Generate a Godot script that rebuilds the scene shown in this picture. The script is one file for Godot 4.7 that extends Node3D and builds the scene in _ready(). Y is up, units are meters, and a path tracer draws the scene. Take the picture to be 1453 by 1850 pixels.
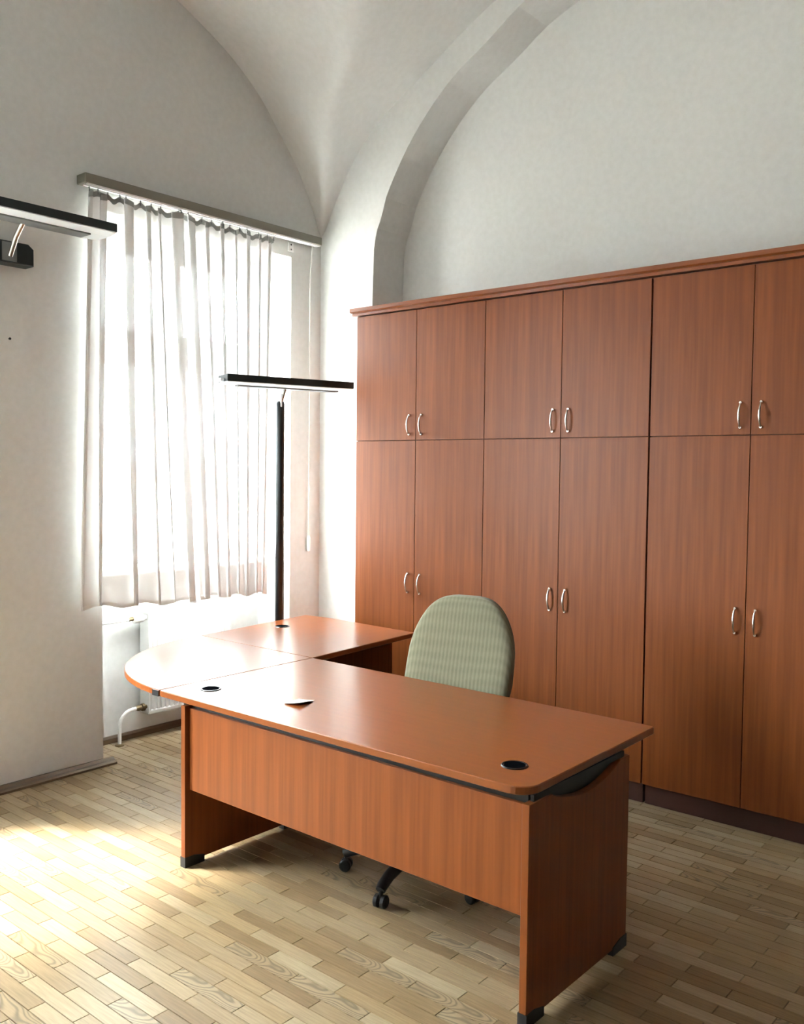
extends Node3D
# An office corner under a groin vault: built in metres, y up. The window wall lies in z = 0 and the
# cabinet wall in x = 0; the room is x < 0, z > 0.

var M := {}
var taken := {}
var rng := RandomNumberGenerator.new()

# ---------------------------------------------------------------- helpers
func new_st() -> SurfaceTool:
	var st := SurfaceTool.new()
	st.begin(Mesh.PRIMITIVE_TRIANGLES)
	st.set_smooth_group(-1)
	return st

func tri(st: SurfaceTool, a: Vector3, b: Vector3, c: Vector3, out: Vector3) -> void:
	# front faces run clockwise seen from outside
	if (b - a).cross(c - a).dot(out) > 0.0:
		var t := b
		b = c
		c = t
	for v in [a, b, c]:
		st.add_vertex(v)

func quad(st: SurfaceTool, a: Vector3, b: Vector3, c: Vector3, d: Vector3, out: Vector3) -> void:
	tri(st, a, b, c, out)
	tri(st, a, c, d, out)

func box(st: SurfaceTool, lo: Vector3, hi: Vector3, bevel := 0.0) -> void:
	# a box between two corners, its edges chamfered
	var c := (lo + hi) * 0.5
	var h := (hi - lo) * 0.5
	var b: float = min(bevel, min(h.x, min(h.y, h.z)) * 0.6)
	var ax := [Vector3.RIGHT, Vector3.UP, Vector3.BACK]
	for i in 3:
		var j := (i + 1) % 3
		var k := (i + 2) % 3
		for s in [-1.0, 1.0]:
			var o: Vector3 = c + ax[i] * (h[i] * s)
			var u: Vector3 = ax[j] * (h[j] - b)
			var w: Vector3 = ax[k] * (h[k] - b)
			quad(st, o - u - w, o + u - w, o + u + w, o - u + w, ax[i] * s)
	if b <= 0.0:
		return
	for i in 3:
		var j := (i + 1) % 3
		var k := (i + 2) % 3
		for sj in [-1.0, 1.0]:
			for sk in [-1.0, 1.0]:
				var p: Vector3 = c + ax[j] * (h[j] * sj) + ax[k] * ((h[k] - b) * sk)
				var q: Vector3 = c + ax[j] * ((h[j] - b) * sj) + ax[k] * (h[k] * sk)
				var e: Vector3 = ax[i] * (h[i] - b)
				quad(st, p - e, p + e, q + e, q - e, ax[j] * sj + ax[k] * sk)
	for sx in [-1.0, 1.0]:
		for sy in [-1.0, 1.0]:
			for sz in [-1.0, 1.0]:
				var s := Vector3(sx, sy, sz)
				var g := Vector3(h.x - b, h.y - b, h.z - b)
				tri(st, c + s * Vector3(h.x, g.y, g.z), c + s * Vector3(g.x, h.y, g.z), c + s * Vector3(g.x, g.y, h.z), s)

func prism(st: SurfaceTool, pts: PackedVector2Array, along: int, a: float, b: float, bevel := 0.0) -> void:
	# a polygon extruded along axis 0 (points are z, y), 1 (points are x, z) or 2 (points are x, y)
	var put := func(p: Vector2, t: float) -> Vector3:
		if along == 0:
			return Vector3(t, p.y, p.x)
		if along == 1:
			return Vector3(p.x, t, p.y)
		return Vector3(p.x, p.y, t)
	var axis: Vector3 = [Vector3.RIGHT, Vector3.UP, Vector3.BACK][along]
	var n := pts.size()
	var ccw := not Geometry2D.is_polygon_clockwise(pts)
	var inner := pts
	if bevel > 0.0:
		inner = PackedVector2Array()
		for i in n:
			var d1 := (pts[i] - pts[(i + n - 1) % n]).normalized()
			var d2 := (pts[(i + 1) % n] - pts[i]).normalized()
			var n1 := Vector2(-d1.y, d1.x) * (-1.0 if ccw else 1.0)
			var n2 := Vector2(-d2.y, d2.x) * (-1.0 if ccw else 1.0)
			# is_polygon_clockwise assumes y down: test which side is inside below
			var m := (n1 + n2).normalized()
			inner.append(pts[i] + m * (bevel / max(0.35, m.dot(n1))))
		# keep the inset side
		var ar := absf(area(inner))
		if ar > absf(area(pts)):
			for i in n:
				inner[i] = pts[i] * 2.0 - inner[i]
	var idx := Geometry2D.triangulate_polygon(inner)
	for t in range(0, idx.size(), 3):
		for e in [[b, 1.0], [a, -1.0]]:
			tri(st, put.call(inner[idx[t]], e[0]), put.call(inner[idx[t + 1]], e[0]), put.call(inner[idx[t + 2]], e[0]), axis * e[1])
	var sgn := 1.0 if area(pts) > 0.0 else -1.0
	for i in n:
		var p := pts[i]
		var q := pts[(i + 1) % n]
		var d := (q - p) * sgn
		var o2 := Vector2(d.y, -d.x)
		var out: Vector3 = put.call(o2, 0.0) - put.call(Vector2.ZERO, 0.0)
		quad(st, put.call(p, a + bevel), put.call(q, a + bevel), put.call(q, b - bevel), put.call(p, b - bevel), out)
		if bevel > 0.0:
			var p2 := inner[i]
			var q2 := inner[(i + 1) % n]
			quad(st, put.call(p, b - bevel), put.call(q, b - bevel), put.call(q2, b), put.call(p2, b), out + axis * out.length())
			quad(st, put.call(p, a + bevel), put.call(q, a + bevel), put.call(q2, a), put.call(p2, a), out - axis * out.length())

func area(p: PackedVector2Array) -> float:
	var s := 0.0
	for i in p.size():
		var q := p[(i + 1) % p.size()]
		s += p[i].x * q.y - q.x * p[i].y
	return s * 0.5

func tube(st: SurfaceTool, path: Array, radii, seg := 10, caps := true) -> void:
	# a round rod swept along points; radii is one number or one per point
	var n := path.size()
	var side := Vector3.ZERO
	var rings := []
	for i in n:
		var d: Vector3
		if i == 0:
			d = path[1] - path[0]
		elif i == n - 1:
			d = path[n - 1] - path[n - 2]
		else:
			d = (path[i + 1] - path[i]).normalized() + (path[i] - path[i - 1]).normalized()
		d = d.normalized()
		if side == Vector3.ZERO:
			side = d.cross(Vector3.UP if absf(d.y) < 0.9 else Vector3.RIGHT).normalized()
		side = (side - d * side.dot(d)).normalized()
		var up := d.cross(side)
		var r: float = radii[i] if radii is Array else radii
		var ring := []
		for k in seg:
			var a := TAU * k / seg
			ring.append(path[i] + (side * cos(a) + up * sin(a)) * r)
		rings.append(ring)
	st.set_smooth_group(0)
	for i in n - 1:
		for k in seg:
			var k2 := (k + 1) % seg
			var o: Vector3 = (rings[i][k] + rings[i][k2]) * 0.5 - path[i] + (rings[i + 1][k] + rings[i + 1][k2]) * 0.5 - path[i + 1]
			quad(st, rings[i][k], rings[i][k2], rings[i + 1][k2], rings[i + 1][k], o)
	st.set_smooth_group(-1)
	if caps:
		for e in [[0, 1], [n - 1, n - 2]]:
			for k in seg:
				tri(st, path[e[0]], rings[e[0]][k], rings[e[0]][(k + 1) % seg], path[e[0]] - path[e[1]])

func lathe(st: SurfaceTool, base: Vector3, prof: Array, seg := 24, axis := Vector3.UP, smooth := false) -> void:
	# prof: [radius, height] pairs
	var s := axis.cross(Vector3.RIGHT if absf(axis.x) < 0.9 else Vector3.UP).normalized()
	var u := axis.cross(s)
	st.set_smooth_group(0 if smooth else -1)
	for i in prof.size() - 1:
		for k in seg:
			var a := TAU * k / seg
			var b := TAU * (k + 1) / seg
			var da := s * cos(a) + u * sin(a)
			var db := s * cos(b) + u * sin(b)
			var p0: Vector3 = base + axis * prof[i][1] + da * prof[i][0]
			var p1: Vector3 = base + axis * prof[i][1] + db * prof[i][0]
			var p2: Vector3 = base + axis * prof[i + 1][1] + db * prof[i + 1][0]
			var p3: Vector3 = base + axis * prof[i + 1][1] + da * prof[i + 1][0]
			var out: Vector3 = (da + db) * (prof[i + 1][1] - prof[i][1]) - axis * 2.0 * (prof[i + 1][0] - prof[i][0])
			if prof[i][0] > 0.0:
				tri(st, p0, p1, p2 if prof[i + 1][0] > 0.0 else p3, out)
			if prof[i + 1][0] > 0.0:
				tri(st, p0, p2, p3, out)
	st.set_smooth_group(-1)

func obj(called: String, st: SurfaceTool, mat: Material, parent: Node = null) -> MeshInstance3D:
	st.generate_normals()
	return put_mesh(called, st.commit(), mat, parent)

func put_mesh(called: String, mesh: Mesh, mat: Material, parent: Node = null) -> MeshInstance3D:
	var o := MeshInstance3D.new()
	o.mesh = mesh
	o.name = numbered(called) if parent == null else called
	if mat:
		o.material_override = mat
	o.cast_shadow = GeometryInstance3D.SHADOW_CASTING_SETTING_ON
	(self if parent == null else parent).add_child(o, true)
	return o

func part_box(called: String, lo: Vector3, hi: Vector3, mat: Material, parent: Node, bevel := 0.0) -> MeshInstance3D:
	var st := new_st()
	box(st, lo, hi, bevel)
	return obj(called, st, mat, parent)

func numbered(called: String) -> String:
	if not taken.has(called):
		taken[called] = 0
		return called
	taken[called] += 1
	return "%s_%03d" % [called, taken[called]]

func thing(called: String, label: String, category: String, at := Vector3.ZERO, turn := 0.0, group := "") -> Node3D:
	var o := Node3D.new()
	o.name = numbered(called)
	add_child(o)
	o.position = at
	o.rotation.y = turn
	tag(o, label, category, group)
	return o

func tag(o: Node, label: String, category := "", group := "") -> void:
	o.set_meta("label", label)
	if category:
		o.set_meta("category", category)
	if group:
		o.set_meta("group", group)

func structure(o: Node, label := "") -> Node:
	o.set_meta("kind", "structure")
	if label:
		o.set_meta("label", label)
	return o

func curve_at(t: Array, u: float) -> float:
	# monotone cubic through a table of [u, value]
	var n := t.size()
	u = clampf(u, t[0][0], t[n - 1][0])
	var i := 0
	while i < n - 2 and u > t[i + 1][0]:
		i += 1
	var slope := func(k: int) -> float:
		if k == 0:
			return (t[1][1] - t[0][1]) / (t[1][0] - t[0][0])
		if k == n - 1:
			return 0.0
		return (t[k + 1][1] - t[k - 1][1]) / (t[k + 1][0] - t[k - 1][0])
	var h: float = t[i + 1][0] - t[i][0]
	var s: float = (u - t[i][0]) / h
	return (2 * s ** 3 - 3 * s * s + 1) * t[i][1] + (s ** 3 - 2 * s * s + s) * h * slope.call(i) + (3 * s * s - 2 * s ** 3) * t[i + 1][1] + (s ** 3 - s * s) * h * slope.call(i + 1)

# ---------------------------------------------------------------- materials
func noise_image(seed_: int, freq: float, size := 256, octaves := 3) -> Image:
	var f := FastNoiseLite.new()
	f.seed = seed_
	f.noise_type = FastNoiseLite.TYPE_SIMPLEX_SMOOTH
	f.frequency = freq
	f.fractal_octaves = octaves
	return f.get_seamless_image(size, size)

func tinted(img: Image, lo: Color, hi: Color, power := 1.0) -> ImageTexture:
	var w := img.get_width()
	var h := img.get_height()
	var out := Image.create(w, h, false, Image.FORMAT_RGB8)
	for y in h:
		for x in w:
			out.set_pixel(x, y, lo.lerp(hi, pow(img.get_pixel(x, y).r, power)))
	return ImageTexture.create_from_image(out)

func mat(color: Color, rough := 0.6, metal := 0.0, spec := 0.5) -> StandardMaterial3D:
	var m := StandardMaterial3D.new()
	m.albedo_color = color
	m.roughness = rough
	m.metallic = metal
	m.metallic_specular = spec
	return m

func grained(tex: Texture2D, scale: Vector3, rough: float, offset := Vector3.ZERO, tint := Color.WHITE) -> StandardMaterial3D:
	var m := mat(tint, rough)
	m.albedo_texture = tex
	m.uv1_triplanar = true
	m.uv1_world_triplanar = true
	m.uv1_scale = scale
	m.uv1_offset = offset
	m.uv1_triplanar_sharpness = 8.0
	return m

func make_materials() -> void:
	var fine := noise_image(3, 0.035, 256, 4)
	var coarse := noise_image(8, 0.012, 256, 4)
	# painted plaster
	var plaster := tinted(noise_image(21, 0.05, 256, 4), Color(0.81, 0.81, 0.795), Color(0.84, 0.84, 0.828))
	M.wall = grained(plaster, Vector3(1.3, 1.3, 1.3), 0.9)
	M.white_paint = mat(Color(0.9, 0.9, 0.89), 0.45)
	M.radiator = mat(Color(0.80, 0.80, 0.79), 0.4)
	# cherry laminate: grain upright, along z, along x
	var dark := Color(0.455, 0.236, 0.092)
	var pale := Color(0.53, 0.287, 0.12)
	var cherry := tinted(fine, dark, pale)
	M.cherry_up = grained(cherry, Vector3(4.6, 0.16, 4.6), 0.42)
	M.cherry_up_b = grained(cherry, Vector3(4.6, 0.16, 4.6), 0.42, Vector3(0.37, 0.2, 0.61))
	M.cherry_z = grained(cherry, Vector3(3.2, 3.2, 0.16), 0.28)
	M.cherry_x = grained(cherry, Vector3(0.16, 3.2, 3.2), 0.28, Vector3(0.3, 0.1, 0.5))
	for m in [M.cherry_up, M.cherry_up_b]:
		m.metallic_specular = 0.35
	for m in [M.cherry_up, M.cherry_up_b]:
		m.detail_enabled = true
		m.detail_blend_mode = BaseMaterial3D.BLEND_MODE_MUL
		m.detail_albedo = tinted(coarse, Color(0.88, 0.86, 0.85), Color(1, 1, 1))
	M.panelling = mat(Color(0.16, 0.11, 0.085), 0.6)
	for m in [M.cherry_z, M.cherry_x]:
		m.metallic_specular = 0.5
		m.albedo_texture = tinted(fine, dark.lerp(pale, 0.1), dark.lerp(pale, 0.6))
	M.carcass = mat(Color(0.33, 0.17, 0.11), 0.6)
	M.plinth = mat(Color(0.27, 0.14, 0.11), 0.5)
	M.edge = grained(cherry, Vector3(2.6, 2.6, 0.3), 0.4, Vector3(0.1, 0.7, 0.2), Color(0.93, 0.9, 0.88))
	M.black = mat(Color(0.035, 0.04, 0.05), 0.45)
	M.matte_black = mat(Color(0.03, 0.035, 0.045), 1.0, 0.0, 0.0)
	M.black_gloss = mat(Color(0.03, 0.035, 0.045), 0.25)
	M.teal_black = mat(Color(0.06, 0.10, 0.115), 0.45)
	M.steel = mat(Color(0.86, 0.84, 0.8), 0.22, 1.0)
	M.brass = mat(Color(0.5, 0.44, 0.34), 0.4, 1.0)
	M.lamp_white = mat(Color(0.86, 0.88, 0.89), 0.5)
	M.lamp_grey = mat(Color(0.45, 0.46, 0.46), 0.45)
	M.pole = mat(Color(0.10, 0.13, 0.16), 0.3, 0.0, 0.6)
	M.rail = mat(Color(0.50, 0.49, 0.445), 0.6)
	M.paper = mat(Color(0.93, 0.92, 0.88), 0.8)
	M.cord = mat(Color(0.9, 0.9, 0.88), 0.6)
	M.moulding = grained(tinted(fine, Color(0.30, 0.235, 0.165), Color(0.43, 0.35, 0.255)), Vector3(0.2, 3, 3), 0.5)
	M.joint = mat(Color(0.10, 0.07, 0.045), 0.9)
	# sheer curtain
	M.sheer = mat(Color(0.93, 0.93, 0.93, 0.85), 0.9, 0.0, 0.0)
	M.sheer.transparency = BaseMaterial3D.TRANSPARENCY_ALPHA
	M.sheer.cull_mode = BaseMaterial3D.CULL_DISABLED
	M.sheer.backlight_enabled = true
	M.sheer.backlight = Color(0.09, 0.09, 0.09)
	M.tape = mat(Color(0.62, 0.63, 0.62), 0.95, 0.0, 0.0)
	M.tape.cull_mode = BaseMaterial3D.CULL_DISABLED
	M.hem = M.sheer.duplicate()
	M.hem.albedo_color.a = 0.9
	# window glass
	M.glass = mat(Color(0.95, 1.0, 0.98, 0.06), 0.02)
	M.glass.transparency = BaseMaterial3D.TRANSPARENCY_ALPHA
	# chair cloth: narrow upright stripes woven in
	var stripes := Image.create(256, 64, false, Image.FORMAT_RGB8)
	var weave := noise_image(31, 0.2, 256, 2)
	for x in 256:
		var s := 0.5 + 0.5 * sin(TAU * x / 16.0)
		for y in 64:
			var w: float = weave.get_pixel(x, y).r - 0.5
			var c := Color(0.43, 0.42, 0.345).lerp(Color(0.51, 0.50, 0.42), clampf(s + w * 0.5, 0, 1))
			stripes.set_pixel(x, y, c)
	M.cloth = mat(Color.WHITE, 0.95, 0.0, 0.2)
	M.cloth.albedo_texture = ImageTexture.create_from_image(stripes)
	M.cloth.uv1_triplanar = true
	M.cloth.uv1_scale = Vector3(3.4, 3.4, 3.4)
	M.cloth.rim_enabled = true
	M.cloth.rim = 0.3
	# floor strips: eight tones of pale ash, straight grain, and three with cathedral grain
	var grain := noise_image(55, 0.04, 256, 4)
	M.planks = []
	var tones := [Color(0.80, 0.71, 0.56), Color(0.85, 0.765, 0.62), Color(0.735, 0.63, 0.47), Color(0.89, 0.82, 0.685), Color(0.68, 0.575, 0.42), Color(0.82, 0.72, 0.55), Color(0.775, 0.685, 0.54)]
	for i in tones.size():
		var c: Color = tones[i]
		c = Color(c.r * 0.695, c.g * 0.668, c.b * 0.63)
		var t := tinted(grain, c.darkened(0.13), c.lightened(0.06))
		M.planks.append(grained(t, Vector3(9.0, 9.0, 0.55), 0.36, Vector3(0.137 * i, 0.0, 0.311 * i)))
	for k in 3:
		var c: Color = [Color(0.81, 0.72, 0.575), Color(0.77, 0.67, 0.51), Color(0.84, 0.76, 0.62)][k]
		c = Color(c.r * 0.695, c.g * 0.668, c.b * 0.63)
		var im := Image.create(64, 320, false, Image.FORMAT_RGB8)
		var f := FastNoiseLite.new()
		f.seed = 70 + k
		f.frequency = 0.006
		f.fractal_type = FastNoiseLite.FRACTAL_NONE
		for y in 320:
			for x in 64:
				var u: float = x / 64.0 - [0.5, 0.2, 0.75][k]
				var v: float = y / 320.0
				var ring: float = v * [7.0, 4.5, 6.0][k] + u * u * [7.0, 5.0, 6.0][k] + f.get_noise_2d(x * 1.5, y) * 1.3
				var w: float = pow(0.5 + 0.5 * sin(TAU * ring), 3.0) * 0.75 + 0.25 * grain.get_pixel(x * 3 % 256, y / 4).r
				im.set_pixel(x, y, c.lightened(0.05).lerp(c.darkened(0.34), w))
		var m := mat(Color.WHITE, 0.36)
		m.albedo_texture = ImageTexture.create_from_image(im)
		M.planks.append(m)

# ---------------------------------------------------------------- the shell
const LUNETTE := [[0.0, 3.297], [0.082, 3.469], [0.213, 3.699], [0.365, 3.877], [0.557, 4.087], [0.785, 4.254], [0.998, 4.362], [1.2, 4.448], [1.5, 4.54], [1.9, 4.62], [2.3, 4.66], [2.65, 4.67]]
const VAULT_B := [[0.0, 3.297], [0.054, 3.365], [0.132, 3.502], [0.312, 3.764], [0.557, 3.98], [0.88, 4.16], [1.383, 4.43], [1.9, 4.6], [2.5, 4.70], [3.1, 4.73]]
const ARCH := [[0.487, 2.788], [0.499, 3.149], [0.565, 3.355], [0.611, 3.489], [0.818, 3.798], [1.101, 4.07], [1.387, 4.237], [1.654, 4.393], [2.1, 4.53], [2.6, 4.61], [3.1, 4.64]]
const ROOM_X := -5.3
const ROOM_Z := 6.2
const NICHE_L := -1.713
const NICHE_R := -0.28
const NICHE_D := -0.33
const HEAD := 3.115
const SILL := 1.09

func vault_height(x: float, z: float) -> float:
	var a := curve_at(LUNETTE, min(-x, x - ROOM_X))
	var b := curve_at(VAULT_B, min(z, ROOM_Z - z))
	var k := 0.10
	var h := clampf(0.5 + 0.5 * (a - b) / k, 0.0, 1.0)
	return lerpf(b, a, h) + k * h * (1.0 - h) * min(1.0, (max(a, b) - 3.29) * 3.0)

func build_shell() -> void:
	# ceiling: a groin vault, solid up to the slab above it
	var xs := []
	var zs := []
	for i in 97:
		var t := i / 96.0
		xs.append(ROOM_X * (0.5 - 0.5 * cos(PI * t)))
		zs.append(ROOM_Z * (0.5 - 0.5 * cos(PI * t)))
	var st := new_st()
	st.set_smooth_group(0)
	for i in 96:
		for j in 96:
			var p := [Vector2(xs[i], zs[j]), Vector2(xs[i + 1], zs[j]), Vector2(xs[i + 1], zs[j + 1]), Vector2(xs[i], zs[j + 1])]
			var v := []
			for q in p:
				v.append(Vector3(q.x, vault_height(q.x, q.y), q.y))
			quad(st, v[0], v[1], v[2], v[3], Vector3.DOWN)
	st.set_smooth_group(-1)
	box(st, Vector3(ROOM_X - 0.3, 4.95, -0.6), Vector3(0.6, 5.2, ROOM_Z + 0.3))
	structure(obj("ceiling", st, M.wall), "white plastered groin vault with soft arrises")

	# window wall: piers, wall over the openings, parapets under the windows
	st = new_st()
	var openings := [[NICHE_L, NICHE_R], [-4.5, -2.93]]
	box(st, Vector3(ROOM_X - 0.3, HEAD, -0.47), Vector3(0.0, 4.95, 0.0))
	box(st, Vector3(ROOM_X - 0.3, -0.2, -0.47), Vector3(openings[1][0], HEAD, 0.0))
	box(st, Vector3(openings[1][1], -0.2, -0.47), Vector3(openings[0][0], HEAD, 0.0))
	box(st, Vector3(openings[0][1], -0.2, -0.47), Vector3(0.0, HEAD, 0.0))
	for o in openings:
		box(st, Vector3(o[0], -0.2, -0.47), Vector3(o[1], SILL - 0.03, NICHE_D))
	structure(obj("wall_left", st, M.wall), "white plastered window wall with a deep window niche")

	# cabinet wall: the wall with its arched recess, and the back of the recess
	st = new_st()
	var pts := PackedVector2Array()
	pts.append_array([Vector2(-0.6, -0.2), Vector2(-0.6, 4.95), Vector2(ROOM_Z + 0.3, 4.95), Vector2(ROOM_Z + 0.3, -0.2)])
	var arc := []
	for i in 41:
		var u: float = lerpf(0.487, 3.1, pow(i / 40.0, 1.8))
		arc.append(Vector2(u, curve_at(ARCH, u)))
	arc.push_front(Vector2(0.487, -0.2))
	for p in arc:
		pts.append(Vector2(ROOM_Z - p.x, p.y))
	arc.reverse()
	for p in arc.slice(1):
		pts.append(p)
	prism(st, pts, 0, 0.0, 0.31)
	box(st, Vector3(0.31, -0.2, -0.6), Vector3(0.6, 4.95, ROOM_Z + 0.3))
	structure(obj("wall_right", st, M.wall), "white plastered wall with a wide arched recess behind the cabinets")

	st = new_st()
	box(st, Vector3(ROOM_X - 0.3, -0.2, 0.0), Vector3(ROOM_X, 4.95, ROOM_Z + 0.3))
	structure(obj("wall_rear", st, M.wall))
	st = new_st()
	box(st, Vector3(ROOM_X, -0.2, ROOM_Z), Vector3(0.0, 4.95, ROOM_Z + 0.3))
	structure(obj("wall_front", st, M.panelling))

	# floor mouldings
	st = new_st()
	prism(st, PackedVector2Array([Vector2(0.0, 0.0), Vector2(0.055, 0.0), Vector2(0.055, 0.012), Vector2(0.042, 0.02), Vector2(0.03, 0.022), Vector2(0.016, 0.034), Vector2(0.0, 0.034)]), 0, openings[1][1] + 0.02, NICHE_L + 0.055)
	structure(obj("baseboard_left", st, M.moulding), "low dark stained wooden floor moulding along the pier")
	st = new_st()
	prism(st, PackedVector2Array([Vector2(NICHE_D, 0.0), Vector2(NICHE_D + 0.022, 0.0), Vector2(NICHE_D + 0.022, 0.03), Vector2(NICHE_D + 0.012, 0.042), Vector2(NICHE_D, 0.042)]), 0, NICHE_L + 0.01, NICHE_R)
	structure(obj("baseboard_niche", st, M.moulding), "dark grey floor moulding at the back of the window niche")

func build_window(n: int, x0: float, x1: float) -> void:
	var w := Node3D.new()
	w.name = "window_%d" % n
	add_child(w)
	structure(w, "tall white casement window with a transom" if n == 1 else "")
	var zb := NICHE_D - 0.10
	var zf := NICHE_D - 0.03
	var f := 0.06
	part_box("window_sill", Vector3(x0, SILL - 0.03, zb), Vector3(x1, SILL, NICHE_D + 0.25), M.white_paint, w, 0.006)
	var st := new_st()
	box(st, Vector3(x0, SILL, zb), Vector3(x0 + f, HEAD, zf), 0.006)
	box(st, Vector3(x1 - f, SILL, zb), Vector3(x1, HEAD, zf), 0.006)
	box(st, Vector3(x0 + f, SILL, zb), Vector3(x1 - f, SILL + f, zf), 0.006)
	box(st, Vector3(x0 + f, HEAD - f, zb), Vector3(x1 - f, HEAD, zf), 0.006)
	obj("window_frame", st, M.white_paint, w)
	part_box("transom", Vector3(x0 + f, 2.37, zb), Vector3(x1 - f, 2.49, zf + 0.015), M.white_paint, w, 0.008)
	var mid := (x0 + x1) * 0.5
	part_box("mullion", Vector3(mid - 0.03, SILL + f, zb), Vector3(mid + 0.03, 2.37, zf + 0.01), M.white_paint, w, 0.006)
	part_box("mullion", Vector3(mid - 0.03, 2.49, zb), Vector3(mid + 0.03, HEAD - f, zf + 0.01), M.white_paint, w, 0.006)
	for c in [[x0 + f, mid - 0.03, SILL + f, 2.37], [mid + 0.03, x1 - f, SILL + f, 2.37], [x0 + f, mid - 0.03, 2.49, HEAD - f], [mid + 0.03, x1 - f, 2.49, HEAD - f]]:
		var s := 0.05
		var a := new_st()
		box(a, Vector3(c[0], c[2], zb + 0.01), Vector3(c[0] + s, c[3], zf - 0.005), 0.005)
		box(a, Vector3(c[1] - s, c[2], zb + 0.01), Vector3(c[1], c[3], zf - 0.005), 0.005)
		box(a, Vector3(c[0] + s, c[2], zb + 0.01), Vector3(c[1] - s, c[2] + s, zf - 0.005), 0.005)
		box(a, Vector3(c[0] + s, c[3] - s, zb + 0.01), Vector3(c[1] - s, c[3], zf - 0.005), 0.005)
		var sash := obj("sash", a, M.white_paint, w)
		var g := new_st()
		var zg := (zb + zf) * 0.5
		quad(g, Vector3(c[0] + s, c[2] + s, zg), Vector3(c[1] - s, c[2] + s, zg), Vector3(c[1] - s, c[3] - s, zg), Vector3(c[0] + s, c[3] - s, zg), Vector3.BACK)
		obj("pane", g, M.glass, sash)

# ---------------------------------------------------------------- the floor
func build_floor(cam: Camera3D) -> void:
	var st := new_st()
	box(st, Vector3(ROOM_X - 0.3, -0.2, -0.6), Vector3(0.6, -0.006, ROOM_Z + 0.3))
	var fl := obj("floor", st, M.joint)
	structure(fl, "floor of short pale ash strips laid in running bond")
	var wd := 0.0583
	var ln := 0.325
	var gap := 0.0010
	# what stands between the lens and the floor, for choosing the strips that show largest
	var screens := [AABB(Vector3(-2.23, 0.33, 1.44), Vector3(0.03, 0.38, 1.72)), AABB(Vector3(-2.23, 0.0, 3.14), Vector3(0.66, 0.7, 0.03)), AABB(Vector3(-2.245, 0.71, 1.31), Vector3(0.915, 0.03, 1.84)), AABB(Vector3(-2.23, 0.0, 1.44), Vector3(0.66, 0.7, 0.03))]
	var list := []
	var inv := cam.global_transform.affine_inverse()
	var focal := 925.0 / tan(deg_to_rad(cam.fov * 0.5))
	var row := 0
	for r in range(-41, 52):
		var x0 := -2.9385 + r * wd
		if x0 > 0.3 or x0 + wd < ROOM_X - 0.05:
			continue
		var phase := 1.936 + (ln * 0.5 if absi(r) % 2 == 1 else 0.0)
		for k in range(-9, 15):
			var z0 := phase + k * ln
			var z1 := z0 + ln
			z0 = maxf(z0, NICHE_D + 0.005)
			z1 = minf(z1, ROOM_Z)
			if z1 - z0 < 0.01:
				continue
			var px := 0.0
			var c := Vector3(x0 + wd * 0.5, 0.0, (z0 + z1) * 0.5)
			var q := inv * c
			if q.z < -0.5 and c.x < -0.2:
				var s := Vector2(726.5 + focal * q.x / -q.z, 925.0 - focal * q.y / -q.z)
				if s.x > 5 and s.x < 1448 and s.y < 1845:
					px = wd * (z1 - z0) * 1.69 / pow(-q.z, 3.0)
					for b in screens:
						if b.intersects_segment(cam.position, c):
							px = 0.0
			list.append([px, x0, z0, z1, rng.randi()])
	list.sort_custom(func(a, b): return a[0] > b[0])
	var meshes := {}
	var rest := []
	for m in M.planks.size():
		rest.append(new_st())
	for i in list.size():
		var e = list[i]
		var kind: int = e[4] % 7 if (e[4] >> 8) % 7 > 0 else 7 + (e[4] >> 4) % 3
		var len_: float = e[3] - e[2]
		if i < 300:
			var key := roundi(len_ * 1000.0)
			if not meshes.has(key):
				var a := new_st()
				plank(a, Vector3.ZERO, wd, len_, gap)
				a.generate_normals()
				meshes[key] = a.commit()
			var o := put_mesh("plank", meshes[key], M.planks[kind], fl)
			o.position = Vector3(e[1], 0.0, e[2])
		else:
			plank(rest[kind], Vector3(e[1], 0.0, e[2]), wd, len_, gap)
	var joined := ArrayMesh.new()
	for m in M.planks.size():
		rest[m].generate_normals()
		rest[m].set_material(M.planks[m])
		rest[m].commit(joined)
	var o := put_mesh("far_planks", joined, null, fl)
	o.set_meta("kind", "stuff")
	o.set_meta("label", "the farther and hidden strips of the ash floor")

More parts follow.
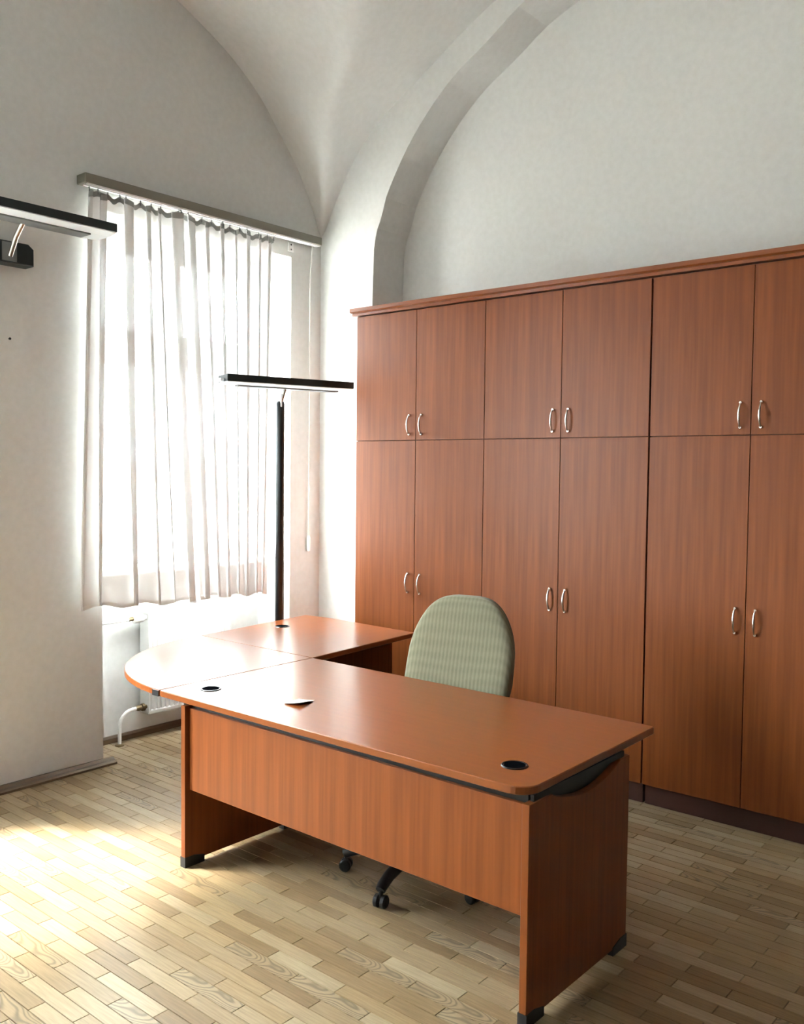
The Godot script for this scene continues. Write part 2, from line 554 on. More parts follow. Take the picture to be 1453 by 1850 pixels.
func plank(st: SurfaceTool, at: Vector3, wd: float, ln: float, gap: float) -> void:
	var b := 0.0009
	var v := func(x: float, y: float, z: float) -> Vector3: return at + Vector3(x, y, z)
	var face := func(a: Vector3, b2: Vector3, c: Vector3, d: Vector3, out: Vector3) -> void:
		for t in [[a, b2, c], [a, c, d]]:
			var flip: bool = (t[1] - t[0]).cross(t[2] - t[0]).dot(out) > 0.0
			for k in ([0, 2, 1] if flip else [0, 1, 2]):
				var p: Vector3 = t[k] - at
				st.set_uv(Vector2(p.x / wd, p.z / 0.325))
				st.add_vertex(t[k])
	var lo := gap
	var hx := wd - gap
	var hz := ln - gap
	face.call(v.call(lo + b, 0, lo + b), v.call(hx - b, 0, lo + b), v.call(hx - b, 0, hz - b), v.call(lo + b, 0, hz - b), Vector3.UP)
	face.call(v.call(lo, -0.006, lo), v.call(lo + b, 0, lo + b), v.call(lo + b, 0, hz - b), v.call(lo, -0.006, hz), Vector3.LEFT)
	face.call(v.call(hx, -0.006, lo), v.call(hx - b, 0, lo + b), v.call(hx - b, 0, hz - b), v.call(hx, -0.006, hz), Vector3.RIGHT)
	face.call(v.call(lo, -0.006, lo), v.call(lo + b, 0, lo + b), v.call(hx - b, 0, lo + b), v.call(hx, -0.006, lo), Vector3.FORWARD)
	face.call(v.call(lo, -0.006, hz), v.call(lo + b, 0, hz - b), v.call(hx - b, 0, hz - b), v.call(hx, -0.006, hz), Vector3.BACK)

# ---------------------------------------------------------------- cabinets
func handle_mesh() -> Mesh:
	# a bow handle, upright, standing off a door that faces -x
	var st := new_st()
	var path := []
	var rad := []
	for i in 13:
		var t := i / 12.0
		path.append(Vector3(-0.008 - 0.022 * sin(PI * t) ** 0.7, (t - 0.5) * 0.118, 0.0))
		rad.append(0.0038 + 0.0022 * sin(PI * t))
	tube(st, path, rad, 8)
	for s in [-1.0, 1.0]:
		lathe(st, Vector3(0.0, s * 0.058, 0.0), [[0.0, 0.0], [0.0085, 0.0], [0.0085, 0.006], [0.006, 0.012], [0.0, 0.012]], 10, Vector3.LEFT)
	st.generate_normals()
	return st.commit()

func build_cabinets() -> void:
	var xf := -0.2434
	var y0 := 0.108
	var ym := 1.874
	var yt := 2.660
	var edges := [0.577, 1.072, 1.578, 2.079, 2.584, 3.09, 3.595]
	var handle := handle_mesh()
	var labels := ["tall cherry cabinet with four doors standing nearest the window corner", "tall cherry cabinet with four doors, the middle unit behind the office chair", "tall cherry cabinet with four doors at the right edge of the picture"]
	for n in 3:
		var a: float = edges[n * 2]
		var m: float = edges[n * 2 + 1]
		var b: float = edges[n * 2 + 2]
		if n == 2:
			a += 0.006
		var t := thing("cabinet", labels[n], "cabinet", Vector3(0, 0, 0), 0.0, "cherry cabinets along the right wall")
		part_box("body", Vector3(xf + 0.019, y0 - 0.004, a), Vector3(0.29, yt + 0.006, b - 0.001), M.carcass, t)
		part_box("side_panel", Vector3(xf + 0.0185, y0 - 0.004, a + 0.0002), Vector3(0.289, yt + 0.0061, a - 0.001 + 0.0), M.cherry_up, t)
		part_box("plinth", Vector3(xf + 0.035, 0.0, a + 0.003), Vector3(0.27, y0 - 0.004, b - 0.004), M.plinth, t)
		var g := 0.0016
		for c in [[a + g, m - g, 1.0, 0], [m + g, b - g, -1.0, 1]]:
			for l in 2:
				var lo: float = y0 if l == 0 else ym + g
				var hi: float = ym - g if l == 0 else yt
				var d := part_box("door", Vector3(xf, lo, c[0]), Vector3(xf + 0.018, hi, c[1]), M.cherry_up if (n + l + c[3]) % 2 == 0 else M.cherry_up_b, t, 0.0012)
				var h := put_mesh("handle", handle, M.steel, d)
				h.position = Vector3(xf, 1.0 if l == 0 else 1.968, c[1] - 0.046 if c[2] > 0 else c[0] + 0.046)
				tag(h, "shiny steel bow handle")
	# the cornice runs over all units
	var st := new_st()
	prism(st, PackedVector2Array([Vector2(xf - 0.014, 2.668), Vector2(-0.03, 2.668), Vector2(-0.03, 2.712), Vector2(xf - 0.04, 2.712), Vector2(xf - 0.04, 2.69), Vector2(xf - 0.026, 2.684), Vector2(xf - 0.014, 2.684)]), 2, 0.548, 3.62)
	box(st, Vector3(-0.03, 2.67, 0.577), Vector3(0.28, 2.70, 3.59))
	tag(obj("cornice", st, M.cherry_z), "cherry cornice board running along the tops of the cabinets", "cornice")

# ---------------------------------------------------------------- desks
const TOP := 0.7405
const TOPB := 0.7135

func rounded(corners: Array, radii: Array, seg := 8) -> PackedVector2Array:
	var out := PackedVector2Array()
	var n := corners.size()
	for i in n:
		var p: Vector2 = corners[i]
		var a: Vector2 = (corners[(i + n - 1) % n] - p).normalized()
		var b: Vector2 = (corners[(i + 1) % n] - p).normalized()
		var r: float = radii[i]
		if r <= 0.0:
			out.append(p)
			continue
		var half := acos(clampf(a.dot(b), -1, 1)) * 0.5
		var c := p + (a + b).normalized() * (r / sin(half))
		var s := p + a * (r / tan(half))
		var e := p + b * (r / tan(half))
		for k in seg + 1:
			var v := (s - c).normalized().slerp((e - c).normalized(), k / float(seg))
			out.append(c + v * r)
	return out

func grommet(x: float, z: float, parent: Node) -> void:
	var st := new_st()
	lathe(st, Vector3(x, TOP - 0.004, z), [[0.0, 0.003], [0.0375, 0.003], [0.0385, 0.0075], [0.0425, 0.0075], [0.0455, 0.0042], [0.0455, 0.0]], 32)
	var g := obj("cable_grommet", st, M.black_gloss, parent)
	var s2 := new_st()
	lathe(s2, Vector3(x, TOP - 0.0008, z), [[0.0, 0.0035], [0.035, 0.0035], [0.036, 0.0]], 28)
	obj("lid", s2, M.matte_black, g)

func leg_panel(x0: float, x1: float, z0: float, z1: float, top: float, parent: Node, scoop: bool) -> MeshInstance3D:
	var pts := PackedVector2Array([Vector2(x0, 0.022), Vector2(x0, top)])
	if scoop:
		for i in 17:
			var t := i / 16.0
			pts.append(Vector2(lerpf(-2.1, -1.64, t), top - 0.05 * sin(PI * t) ** 0.8))
	pts.append_array([Vector2(x1, top), Vector2(x1, 0.022)])
	var st := new_st()
	prism(st, pts, 2, z0, z1, 0.0015)
	var o := obj("leg", st, M.cherry_up, parent)
	for e in [[x0 - 0.002, x0 + 0.10], [x1 - 0.10, x1 + 0.002]]:
		var f := new_st()
		prism(f, PackedVector2Array([Vector2(e[0], 0.0), Vector2(e[0], 0.044), Vector2(e[0] + 0.05, 0.044), Vector2(e[1], 0.03), Vector2(e[1], 0.0)]) if e[0] < x0 else PackedVector2Array([Vector2(e[0], 0.0), Vector2(e[0], 0.03), Vector2(e[1] - 0.05, 0.044), Vector2(e[1], 0.044), Vector2(e[1], 0.0)]), 2, z0 - 0.003, z1 + 0.003)
		tag(obj("foot", f, M.black, o), "black plastic foot")
	return o

func build_desks() -> void:
	# main desk
	var d := thing("desk", "large cherry desk with full front panel and two black cable holes", "desk")
	var st := new_st()
	prism(st, rounded([Vector2(-2.25, 1.31), Vector2(-1.333, 1.31), Vector2(-1.325, 3.148), Vector2(-2.236, 3.16)], [0.012, 0.006, 0.02, 0.075]), 1, TOPB, TOP, 0.003)
	obj("desktop", st, M.cherry_z, d)
	leg_panel(-2.231, -1.571, 1.4393, 1.4663, 0.6935, d, false)
	leg_panel(-2.231, -1.571, 3.138, 3.165, 0.6935, d, true)
	part_box("front_panel", Vector3(-2.212, 0.335, 1.472), Vector3(-2.194, 0.684, 3.134), M.cherry_up_b, d, 0.0015)
	for z in [1.4528, 3.1515]:
		part_box("spacer", Vector3(-2.195, 0.6935, z - 0.006), Vector3(-1.60, TOPB, z + 0.006), M.black, d)
	part_box("cable_box", Vector3(-2.13, 0.60, 3.02), Vector3(-1.61, 0.7125, 3.134), M.black, d, 0.003)
	part_box("frame_rail", Vector3(-2.193, 0.65, 1.468), Vector3(-2.15, 0.713, 3.136), M.black, d)
	part_box("frame_rail", Vector3(-1.66, 0.66, 1.468), Vector3(-1.62, 0.713, 3.136), M.black, d)
	grommet(-2.089, 1.458, d)
	grommet(-2.066, 3.003, d)

	# the quarter-round piece at the corner
	var q := thing("corner_desk", "quarter-round cherry corner top joining desk and side desk by the radiator", "table")
	st = new_st()
	var pts := PackedVector2Array([Vector2(-1.336, 1.307)])
	for i in 37:
		var a := PI + PI * 0.5 * i / 36.0
		pts.append(Vector2(-1.336 + 0.912 * cos(a), 1.307 + 0.90 * sin(a)))
	prism(st, pts, 1, TOPB, TOP, 0.003)
	obj("desktop", st, M.cherry_x, q)
	part_box("edge_clip", Vector3(-2.252, TOPB - 0.001, 1.262), Vector3(-2.20, TOP - 0.003, 1.3065), M.black, q)
	st = new_st()
	lathe(st, Vector3(-1.915, 0.0, 1.065), [[0.0, 0.0], [0.028, 0.0], [0.028, 0.02], [0.022, 0.03], [0.022, TOPB], [0.0, TOPB]], 16)
	obj("leg", st, M.teal_black, q)

	# the side desk
	var r := thing("side_desk", "cherry side desk between the corner top and the cabinets", "desk")
	st = new_st()
	prism(st, rounded([Vector2(-1.332, 1.306), Vector2(-1.332, 0.405), Vector2(-0.425, 0.305), Vector2(-0.395, 0.5), Vector2(-0.425, 1.235)], [0, 0, 0.01, 0.01, 0.01]), 1, TOPB, TOP, 0.003)
	obj("desktop", st, M.cherry_x, r)
	part_box("leg", Vector3(-1.30, 0.0, 0.46), Vector3(-1.272, 0.6935, 1.12), M.cherry_up, r, 0.0015)
	part_box("leg", Vector3(-0.50, 0.0, 0.40), Vector3(-0.472, 0.6935, 1.10), M.cherry_up, r, 0.0015)
	part_box("front_panel", Vector3(-1.27, 0.335, 0.52), Vector3(-0.502, 0.664, 0.538), M.cherry_up_b, r, 0.0015)
	part_box("frame_rail", Vector3(-1.29, 0.66, 1.05), Vector3(-0.48, 0.713, 1.09), M.black, r)
	part_box("frame_rail", Vector3(-1.29, 0.66, 0.56), Vector3(-0.48, 0.713, 0.60), M.black, r)
	grommet(-0.82, 0.519, r)

	# the slip of paper on the desk, its near corner curled up
	st = new_st()
	var c := [Vector2(-2.045, 1.875), Vector2(-1.95, 1.86), Vector2(-1.93, 1.935), Vector2(-2.035, 1.955)]
	var grid := []
	for i in 7:
		for j in 7:
			var u := i / 6.0
			var v := j / 6.0
			var p: Vector2 = c[0].lerp(c[1], u).lerp(c[3].lerp(c[2], u), v)
			var lift := 0.016 * pow(clampf((1.0 - u) * 0.6 + v * 0.7 - 0.3, 0, 1), 1.6)
			grid.append(Vector3(p.x, TOP + 0.0008 + lift, p.y))
	for i in 6:
		for j in 6:
			var o := Vector3(0, 0.0004, 0)
			quad(st, grid[i * 7 + j] + o, grid[i * 7 + 7 + j] + o, grid[i * 7 + 8 + j] + o, grid[i * 7 + 1 + j] + o, Vector3.UP)
			quad(st, grid[i * 7 + j], grid[i * 7 + 7 + j], grid[i * 7 + 8 + j], grid[i * 7 + 1 + j], Vector3.DOWN)
	tag(obj("paper_note", st, M.paper), "small white paper slip with a curled corner on the desk", "paper")

# ---------------------------------------------------------------- office chair
func puffed(st: SurfaceTool, shape: Callable, nu: int, nv: int) -> void:
	# a closed cushion: shape(u, v) gives the front for v in 0..1 and the back for v in 1..2
	st.set_smooth_group(0)
	var c: Vector3 = shape.call(-1.0, 0.0)
	for i in nu:
		for j in nv:
			var a: Vector3 = shape.call(float(i) / nu, float(j) / nv)
			var b: Vector3 = shape.call(float(i + 1) / nu, float(j) / nv)
			var d: Vector3 = shape.call(float(i + 1) / nu, float(j + 1) / nv)
			var e: Vector3 = shape.call(float(i) / nu, float(j + 1) / nv)
			var mid := (a + b + d + e) * 0.25
			if j > 0:
				tri(st, a, b, d, mid - c)
			if j < nv - 1:
				tri(st, a, d, e, mid - c)
	st.set_smooth_group(-1)

func build_chair() -> void:
	# local axes: the sitter faces -x
	var turn := 0.27
	var t := thing("office_chair", "grey-green striped office chair pushed in behind the desk", "chair", Vector3(-1.638, 0.0, 2.257), turn)
	var st := new_st()
	# backrest: outline (z across, y up) swept from front to back, padded
	var back := func(u: float, v: float) -> Vector3:
		if u < 0.0:
			return Vector3(0.46, 0.86, 0.0)
		var a := TAU * u
		var ca := cos(a)
		var sa := sin(a)
		# flat-topped arch: superellipse, wider below
		var e := 0.62
		var zz := signf(ca) * pow(absf(ca), e)
		var yy := signf(sa) * pow(absf(sa), e if sa > 0.0 else 0.55)
		var y := 0.80 + (0.315 if sa > 0.0 else 0.24) * yy
		var hw := 0.254 - 0.035 * smoothstep(0.85, 1.12, y) - 0.02 * (1.0 - smoothstep(0.56, 0.75, y))
		# v runs front centre -> rim -> back centre
		var ph := PI * v
		var s := sin(ph) ** 0.28
		var depth := -cos(ph)
		var dd := signf(depth) * pow(absf(depth), 0.55)
		var cy := 0.80
		var py := cy + (y - cy) * s
		var pz := hw * zz * s
		var curve := 0.012 * (pz / 0.26) ** 2
		var lean := 0.24 * (py - 0.72)
		var lumbar := -0.025 * exp(-pow((py - 0.72) / 0.12, 2.0)) if depth < 0.0 else 0.0
		return Vector3(0.45 + dd * (0.05 if depth < 0.0 else 0.045) - curve + lean + lumbar, py, pz)
	puffed(st, back, 64, 24)
	obj("backrest", st, M.cloth, t)
	st = new_st()
	var seat := func(u: float, v: float) -> Vector3:
		if u < 0.0:
			return Vector3(0.02, 0.45, 0.0)
		var a := TAU * u
		var e := 0.55
		var ph := PI * v
		var s := sin(ph) ** 0.4
		var x := signf(cos(a)) * pow(absf(cos(a)), e) * 0.25 * s
		var z := signf(sin(a)) * pow(absf(sin(a)), e) * 0.25 * s
		return Vector3(0.02 + x, 0.45 + cos(ph) * 0.045 - 0.03 * smoothstep(-0.12, -0.25, x), z)
	puffed(st, seat, 48, 16)
	obj("seat", st, M.cloth, t)
	part_box("back_bar", Vector3(0.06, 0.385, -0.03), Vector3(0.40, 0.40, 0.03), M.black, t, 0.004)
	st = new_st()
	tube(st, [Vector3(0.38, 0.39, 0.0), Vector3(0.45, 0.42, 0.0), Vector3(0.49, 0.55, 0.0), Vector3(0.515, 0.8, 0.0)], 0.022, 10)
	obj("back_post", st, M.black, t)
	part_box("mechanism", Vector3(-0.11, 0.36, -0.09), Vector3(0.11, 0.402, 0.09), M.black, t, 0.01)
	st = new_st()
	lathe(st, Vector3.ZERO, [[0.0, 0.085], [0.034, 0.085], [0.034, 0.24], [0.026, 0.24], [0.026, 0.365], [0.0, 0.365]], 16)
	obj("gas_lift", st, M.black, t)
	st = new_st()
	lathe(st, Vector3.ZERO, [[0.0, 0.07], [0.055, 0.07], [0.055, 0.125], [0.038, 0.14], [0.0, 0.14]], 18)
	var base := obj("star_base", st, M.black, t)
	# five arms, each with its twin-wheel castor; the first points to the castor seen nearest the lens
	var first := atan2(2.321 - 2.257, -1.954 + 1.638) + turn
	for k in 5:
		var a := first + TAU * k / 5.0
		var dir := Vector3(cos(a), 0, sin(a))
		var side := Vector3(-dir.z, 0, dir.x)
		var s := new_st()
		tube(s, [dir * 0.04 + Vector3.UP * 0.105, dir * 0.15 + Vector3.UP * 0.115, dir * 0.25 + Vector3.UP * 0.10, dir * 0.30 + Vector3.UP * 0.08, dir * 0.315 + Vector3.UP * 0.07], [0.03, 0.027, 0.023, 0.022, 0.02], 10)
		obj("arm", s, M.black, base)
		s = new_st()
		var c := dir * 0.31 + Vector3.UP * 0.026
		for w in [-1.0, 1.0]:
			lathe(s, c + side * (w * 0.008), [[0.0, 0.0], [0.026, 0.0], [0.026, 0.014], [0.02, 0.019], [0.0, 0.019]], 18, side * w)
		tube(s, [c + Vector3.UP * 0.01, dir * 0.31 + Vector3.UP * 0.068], 0.009, 8)
		obj("castor", s, M.black, base)

# ---------------------------------------------------------------- lamps
func tray(parent: Node, half: float, deep: float) -> void:
	# an uplighter tray along x: black rim, white belly, grey gear channel below
	var st := new_st()
	for z in [[-deep, -deep + 0.006], [deep - 0.006, deep]]:
		box(st, Vector3(-half, 0.0, z[0]), Vector3(half, 0.042, z[1]), 0.001)
	for x in [[-half, -half + 0.006], [half - 0.006, half]]:
		box(st, Vector3(x[0], 0.0, -deep + 0.006), Vector3(x[1], 0.042, deep - 0.006), 0.001)
	obj("rim", st, M.teal_black, parent)
	st = new_st()
	prism(st, PackedVector2Array([Vector2(-deep + 0.004, 0.004), Vector2(deep - 0.004, 0.004), Vector2(deep - 0.006, -0.004), Vector2(deep * 0.45, -0.016), Vector2(-deep * 0.45, -0.016), Vector2(-deep + 0.006, -0.004)]), 0, -half + 0.004, half - 0.004)
	obj("belly", st, M.lamp_white, parent)
	part_box("gear_channel", Vector3(-half * 0.8, -0.024, -deep * 0.4), Vector3(half * 0.8, -0.0155, deep * 0.4), M.lamp_grey, parent, 0.002)
	for z in [-0.4, 0.4]:
		st = new_st()
		tube(st, [Vector3(-half * 0.9, 0.02, deep * z), Vector3(half * 0.9, 0.02, deep * z)], 0.009, 10)
		obj("fluorescent_tube", st, M.white_paint, parent)

func build_lamps() -> void:
	# floor uplighter behind the side desk
	var px := -0.622
	var pz := 0.275
	var l := thing("floor_lamp", "slim dark floor uplighter with a flat tray behind the side desk", "lamp", Vector3(px, 0, pz))
	var st := new_st()
	lathe(st, Vector3.ZERO, [[0.0, 0.0], [0.14, 0.0], [0.14, 0.012], [0.03, 0.022], [0.0, 0.022]], 32)
	obj("base", st, M.teal_black, l)
	st = new_st()
	lathe(st, Vector3(0, 0.015, 0), [[0.0, 0.0], [0.028, 0.0], [0.028, 2.085], [0.024, 2.1], [0.0, 2.1]], 24, Vector3.UP, true)
	obj("pole", st, M.pole, l)
	st = new_st()
	tube(st, [Vector3(0.004, 2.1, 0.004), Vector3(0.012, 2.15, 0.012), Vector3(0.022, 2.2, 0.024)], 0.011, 8)
	obj("neck", st, M.steel, l)
	part_box("neck_plate", Vector3(-0.018, 2.08, -0.006), Vector3(-0.008, 2.165, 0.03), M.lamp_white, l, 0.003)
	var head := Node3D.new()
	head.name = "tray"
	l.add_child(head)
	head.position = Vector3(0.035, 2.215, 0.03)
	head.rotation = Vector3(0, -0.345, -0.006)
	tray(head, 0.425, 0.085)
	part_box("end_knob", Vector3(-0.45, 0.0, -0.03), Vector3(-0.425, 0.02, 0.03), M.lamp_white, head, 0.004)

	# wall uplighter on the pier
	var w := thing("wall_lamp", "flat wall uplighter on a black bracket box beside the curtain", "lamp", Vector3(-2.36, 2.715, 0.0))
	st = new_st()
	prism(st, PackedVector2Array([Vector2(-0.208, 0.0), Vector2(0.208, 0.0), Vector2(0.208, 0.085), Vector2(0.18, 0.108), Vector2(-0.18, 0.108), Vector2(-0.208, 0.085)]), 2, 0.0, 0.095, 0.004)
	obj("bracket_box", st, M.teal_black, w)
	part_box("plate", Vector3(0.04, 0.008, 0.095), Vector3(0.115, 0.1, 0.1), M.lamp_grey, w)
	st = new_st()
	tube(st, [Vector3(0.078, 0.03, 0.105), Vector3(0.09, 0.12, 0.14), Vector3(0.10, 0.185, 0.19)], 0.014, 8)
	obj("arm", st, M.steel, w)
	var head2 := Node3D.new()
	head2.name = "tray"
	w.add_child(head2)
	head2.position = Vector3(-0.005, 0.201, 0.228)
	tray(head2, 0.535, 0.122)

# ---------------------------------------------------------------- curtains and their rail
func curtain(label: String, top: Array, bottom: Array, hem: Array, folds: Array, zc: float) -> void:
	# folds: [place along the width 0..1, half width, overlap, depth] of every fold
	var t := thing("curtain", label, "curtain", Vector3.ZERO, 0.0, "sheer curtains at the window")
	var nu := 220
	var nv := 40
	var at := func(s: float, v: float) -> Vector3:
		var x := lerpf(lerpf(top[0], top[1], s), lerpf(bottom[0], bottom[1], s), v)
		var z := zc + 0.005 * sin(s * 23.0 + v * 1.5)
		for f in folds:
			var drift: float = f[0] + f[4] * v
			var d: float = (s - drift) / f[1]
			if absf(d) < 4.0:
				var g := exp(-d * d)
				x += -f[2] * d * 1.6 * g * (1.0 - 0.25 * v)
				z += f[3] * g * (1.0 - 0.35 * v)
		var y0 := 3.198 - 0.020 * sin(PI * fposmod(s * hem[2], 1.0)) ** 2
		var y1 := lerpf(hem[0], hem[1], s) - 0.012 * sin(s * 19.0 + 1.0)
		return Vector3(x, lerpf(y0, y1, v), z)
	var st := new_st()
	st.set_smooth_group(0)
	for i in nu:
		for j in nv:
			var a: Vector3 = at.call(float(i) / nu, float(j) / nv)
			var b: Vector3 = at.call(float(i + 1) / nu, float(j) / nv)
			var c: Vector3 = at.call(float(i + 1) / nu, float(j + 1) / nv)
			var d: Vector3 = at.call(float(i) / nu, float(j + 1) / nv)
			for q in [a, b, c, a, c, d]:
				st.add_vertex(q)
	obj("sheer_cloth", st, M.sheer, t)
	# gathered heading tape and the hem
	for band in [["heading_tape", 0.0, 0.013, M.tape], ["hem", 0.990, 1.0, M.hem]]:
		st = new_st()
		st.set_smooth_group(0)
		for i in nu:
			var off := Vector3(0, 0, 0.0025)
			var a: Vector3 = at.call(float(i) / nu, band[1]) + off
			var b: Vector3 = at.call(float(i + 1) / nu, band[1]) + off
			var c: Vector3 = at.call(float(i + 1) / nu, band[2]) + off
			var d: Vector3 = at.call(float(i) / nu, band[2]) + off
			for q in [a, b, c, a, c, d]:
				st.add_vertex(q)
		obj(band[0], st, band[3], t)
	var hooks := int(hem[2])
	for i in hooks + 1:
		var p: Vector3 = at.call(float(i) / hooks, 0.0)
		st = new_st()
		tube(st, [Vector3(p.x, p.y - 0.018, p.z + 0.003), Vector3(p.x, p.y + 0.01, p.z + 0.003), Vector3(p.x, 3.206, 0.047)], 0.0035, 6)
		obj("hook", st, M.lamp_grey, t)

func build_curtains() -> void:
	var r := thing("curtain_rail", "grey-beige boxed curtain rail fixed above the window niche", "curtain rail")
	part_box("rail", Vector3(-1.855, 3.219, 0.0), Vector3(-0.075, 3.270, 0.088), M.rail, r, 0.003)
	part_box("track", Vector3(-1.84, 3.211, 0.038), Vector3(-0.085, 3.2195, 0.056), M.white_paint, r)
	part_box("track", Vector3(-1.84, 3.211, 0.066), Vector3(-0.085, 3.2195, 0.084), M.white_paint, r)
	var b := thing("mounting_plate", "small white screwed plate under the right end of the curtain rail", "plate")
	part_box("plate", Vector3(-0.31, 3.15, 0.0), Vector3(-0.262, 3.21, 0.006), M.white_paint, b, 0.001)
	for y in [3.164, 3.196]:
		var s := new_st()
		lathe(s, Vector3(-0.286, y, 0.006), [[0.0, 0.0], [0.0, 0.0025], [0.006, 0.0015], [0.006, 0.0]], 10, Vector3.BACK)
		obj("screw", s, M.black, b)
	curtain("left sheer white curtain beside the wall lamp, longer at its outer hem", [-1.83, -1.21], [-1.90, -1.08], [0.915, 0.875, 9.0],
		[[0.035, 0.03, 0.04, 0.02, 0.0], [0.16, 0.026, 0.045, 0.03, 0.01], [0.41, 0.03, 0.06, 0.035, 0.04], [0.62, 0.018, 0.032, 0.02, 0.03], [0.75, 0.014, 0.022, 0.02, 0.03], [0.93, 0.045, 0.085, 0.04, 0.0]], 0.045)
	curtain("right sheer white curtain hanging thinly behind the floor lamp", [-1.20, -0.47], [-1.07, -0.52], [0.89, 0.87, 10.0],
		[[0.07, 0.032, 0.06, 0.03, 0.03], [0.24, 0.022, 0.036, 0.025, 0.02], [0.40, 0.022, 0.034, 0.02, 0.02], [0.55, 0.016, 0.024, 0.02, 0.0], [0.69, 0.02, 0.034, 0.02, 0.0], [0.82, 0.016, 0.026, 0.02, 0.0], [0.93, 0.02, 0.032, 0.02, 0.0]], 0.04)
	# pull cord by the corner
	var c := thing("blind_cord", "thin white pull cord with a handle hanging by the corner", "cord", Vector3(-0.12, 0, 0.018))
	var st := new_st()
	tube(st, [Vector3(0, 3.215, 0.02), Vector3(0, 3.0, 0.0), Vector3(0, 1.23, 0.0)], 0.0035, 6)
	obj("string", st, M.cord, c)
	st = new_st()
	lathe(st, Vector3(0, 1.12, 0), [[0.0, 0.0], [0.013, 0.0], [0.014, 0.09], [0.006, 0.11], [0.0, 0.112]], 14)
	obj("handle", st, M.cord, c)

# ---------------------------------------------------------------- radiator
func build_radiator() -> void:
	var x0 := -1.268
	var x1 := -0.615
	var y0 := 0.155
	var y1 := 0.800
	var zf := -0.205
	var zb := -0.30
	var t := thing("radiator", "white ribbed panel radiator in the niche under the window", "radiator")
	# front and rear plates pressed into upright flutes
	for z in [zf, zb + 0.014]:
		var n := 20
		var prof := PackedVector2Array()
		var w := (x1 - x0 - 0.02) / n
		var o := 0.0 if z == zf else 0.012
		for i in n:
			var a := x0 + 0.01 + i * w
			for e in [[0.0, 0.0], [0.22, 0.0], [0.36, -0.009], [0.64, -0.009], [0.78, 0.0]]:
				prof.append(Vector2(a + e[0] * w, z + e[1]))
		prof.append(Vector2(x1 - 0.01, z))
		prof.append(Vector2(x1 - 0.01, z - 0.014))
		prof.append(Vector2(x0 + 0.01, z - 0.014))
		var st := new_st()
		prism(st, prof, 1, y0 + 0.02 + o * 0.0, y1 - 0.025)
		obj("ribbed_plate", st, M.radiator, t)
	var st2 := new_st()
	box(st2, Vector3(x0, y1 - 0.03, zb), Vector3(x1, y1, zf + 0.001), 0.005)
	obj("top_grille", st2, M.radiator, t)
	part_box("bottom_rail", Vector3(x0, y0, zb), Vector3(x1, y0 + 0.03, zf + 0.001), M.radiator, t, 0.005)
	for x in [x0, x1 - 0.008]:
		part_box("side_panel", Vector3(x, y0 + 0.01, zb), Vector3(x + 0.008, y1 - 0.005, zf + 0.0015), M.radiator, t, 0.002)
	for x in [-1.05, -0.80]:
		part_box("wall_bracket", Vector3(x, 0.6, NICHE_D), Vector3(x + 0.03, 0.7, zb), M.white_paint, t)
	# thermostat head and its pipe from the pier
	var zv := (zf + zb) * 0.5 + 0.02
	var st := new_st()
	lathe(st, Vector3(x0 - 0.004, 0.765, zv), [[0.0, 0.0], [0.016, 0.0], [0.016, 0.022], [0.027, 0.024], [0.030, 0.05], [0.027, 0.085], [0.014, 0.09], [0.0, 0.09]], 18, Vector3.LEFT)
	obj("thermostat_valve", st, M.white_paint, t)
	st = new_st()
	lathe(st, Vector3(x0 - 0.09, 0.765, zv), [[0.0, 0.0], [0.013, 0.0], [0.013, 0.03], [0.009, 0.04], [0.0, 0.04]], 10, Vector3.LEFT)
	obj("pipe_nut", st, M.brass, t)
	st = new_st()
	tube(st, [Vector3(x0 - 0.12, 0.765, zv), Vector3(x0 - 0.25, 0.762, zv), Vector3(NICHE_L, 0.758, zv)], 0.011, 10)
	obj("supply_pipe", st, M.white_paint, t)
	# lower valve and the pipe bending down into the floor
	st = new_st()
	lathe(st, Vector3(x0, 0.205, zv), [[0.0, 0.0], [0.012, 0.0], [0.012, 0.016], [0.024, 0.018], [0.024, 0.034], [0.016, 0.038], [0.018, 0.06], [0.012, 0.075], [0.0, 0.075]], 12, Vector3.LEFT)
	obj("return_valve", st, M.brass, t)
	st = new_st()
	var bend := [Vector3(x0 - 0.07, 0.205, zv)]
	for i in 7:
		var a := PI * 0.5 * i / 6.0
		bend.append(Vector3(x0 - 0.10 - 0.09 * sin(a), 0.115 + 0.09 * cos(a), zv))
	bend.append(Vector3(x0 - 0.19, 0.0, zv))
	tube(st, bend, 0.011, 10)
	obj("return_pipe", st, M.white_paint, t)
	st = new_st()
	lathe(st, Vector3(x0 - 0.19, 0.0, zv), [[0.0, 0.0], [0.028, 0.0], [0.026, 0.008], [0.013, 0.012], [0.0, 0.012]], 16)
	obj("floor_rosette", st, M.brass, t)

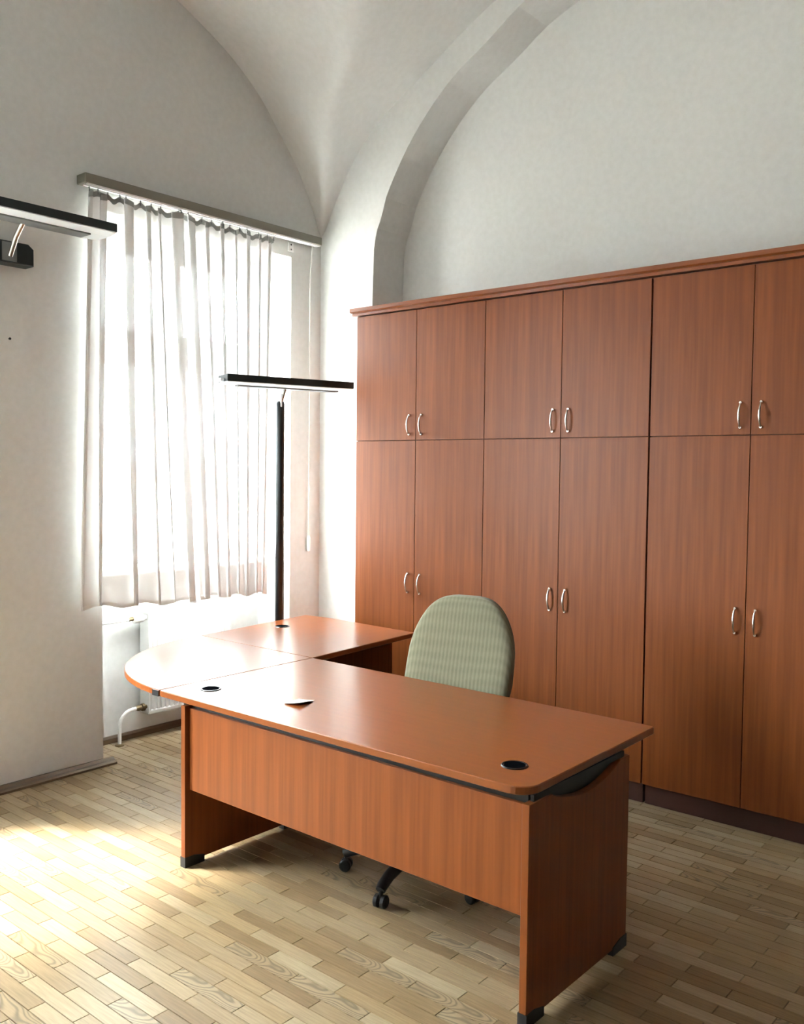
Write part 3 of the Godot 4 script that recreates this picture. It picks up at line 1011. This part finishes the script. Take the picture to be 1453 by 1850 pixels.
# ---------------------------------------------------------------- everything
func _ready() -> void:
	rng.seed = 2024
	# camera
	var cam := Camera3D.new()
	cam.name = "camera"
	var yaw := 0.868943
	var pitch := -0.04786
	var roll := 0.010281
	var f := Vector3(sin(yaw) * cos(pitch), sin(pitch), -cos(yaw) * cos(pitch))
	var r0 := Vector3(cos(yaw), 0, sin(yaw))
	var u0 := r0.cross(f)
	var r := r0 * cos(roll) + u0 * sin(roll)
	var u := -r0 * sin(roll) + u0 * cos(roll)
	cam.transform = Transform3D(Basis(r, u, -f), Vector3(-4.551876, 1.703579, 4.612916))
	cam.fov = 58.4347
	cam.near = 0.05
	cam.far = 200.0
	add_child(cam)
	cam.current = true
	# a bright overcast sky
	var env := Environment.new()
	var sky := Sky.new()
	var sm := ProceduralSkyMaterial.new()
	sm.sky_top_color = Color(0.93, 0.975, 0.985)
	sm.sky_horizon_color = Color(0.74, 0.765, 0.78)
	sm.ground_horizon_color = Color(0.60, 0.60, 0.59)
	sm.ground_bottom_color = Color(0.52, 0.52, 0.51)
	sm.sun_angle_max = 1.0
	sky.sky_material = sm
	env.background_mode = Environment.BG_SKY
	env.sky = sky
	env.background_energy_multiplier = 6.0
	env.tonemap_mode = Environment.TONE_MAPPER_LINEAR
	env.tonemap_exposure = 23.5
	env.sdfgi_enabled = true
	env.ssao_enabled = true
	env.ssil_enabled = true
	var we := WorldEnvironment.new()
	we.name = "world_environment"
	we.environment = env
	add_child(we)

	# the sun behind thin cloud: soft-edged, falling in through the windows towards the cabinets
	var sun := DirectionalLight3D.new()
	sun.name = "sun"
	sun.light_color = Color(1.0, 0.985, 0.96)
	sun.light_energy = 1.1
	sun.light_angular_distance = 12.0
	sun.shadow_enabled = true
	sun.sky_mode = DirectionalLight3D.SKY_MODE_LIGHT_ONLY
	add_child(sun)
	sun.look_at_from_position(Vector3(-3.7, 2.4, -0.4), Vector3(-2.72, 0.0, 1.02))

	make_materials()
	build_shell()
	build_window(1, NICHE_L, NICHE_R)
	build_window(2, -4.5, -2.93)
	build_floor(cam)
	build_cabinets()
	build_desks()
	build_chair()
	build_lamps()
	build_radiator()
	build_curtains()
	# a nail left in the pier
	var st := new_st()
	lathe(st, Vector3(-2.241, 2.347, 0.0), [[0.0, 0.0], [0.0035, 0.0], [0.0035, 0.01], [0.007, 0.011], [0.006, 0.014], [0.0, 0.014]], 10, Vector3.BACK)
	tag(obj("nail", st, M.black), "small dark nail in the pier below the wall lamp", "nail")
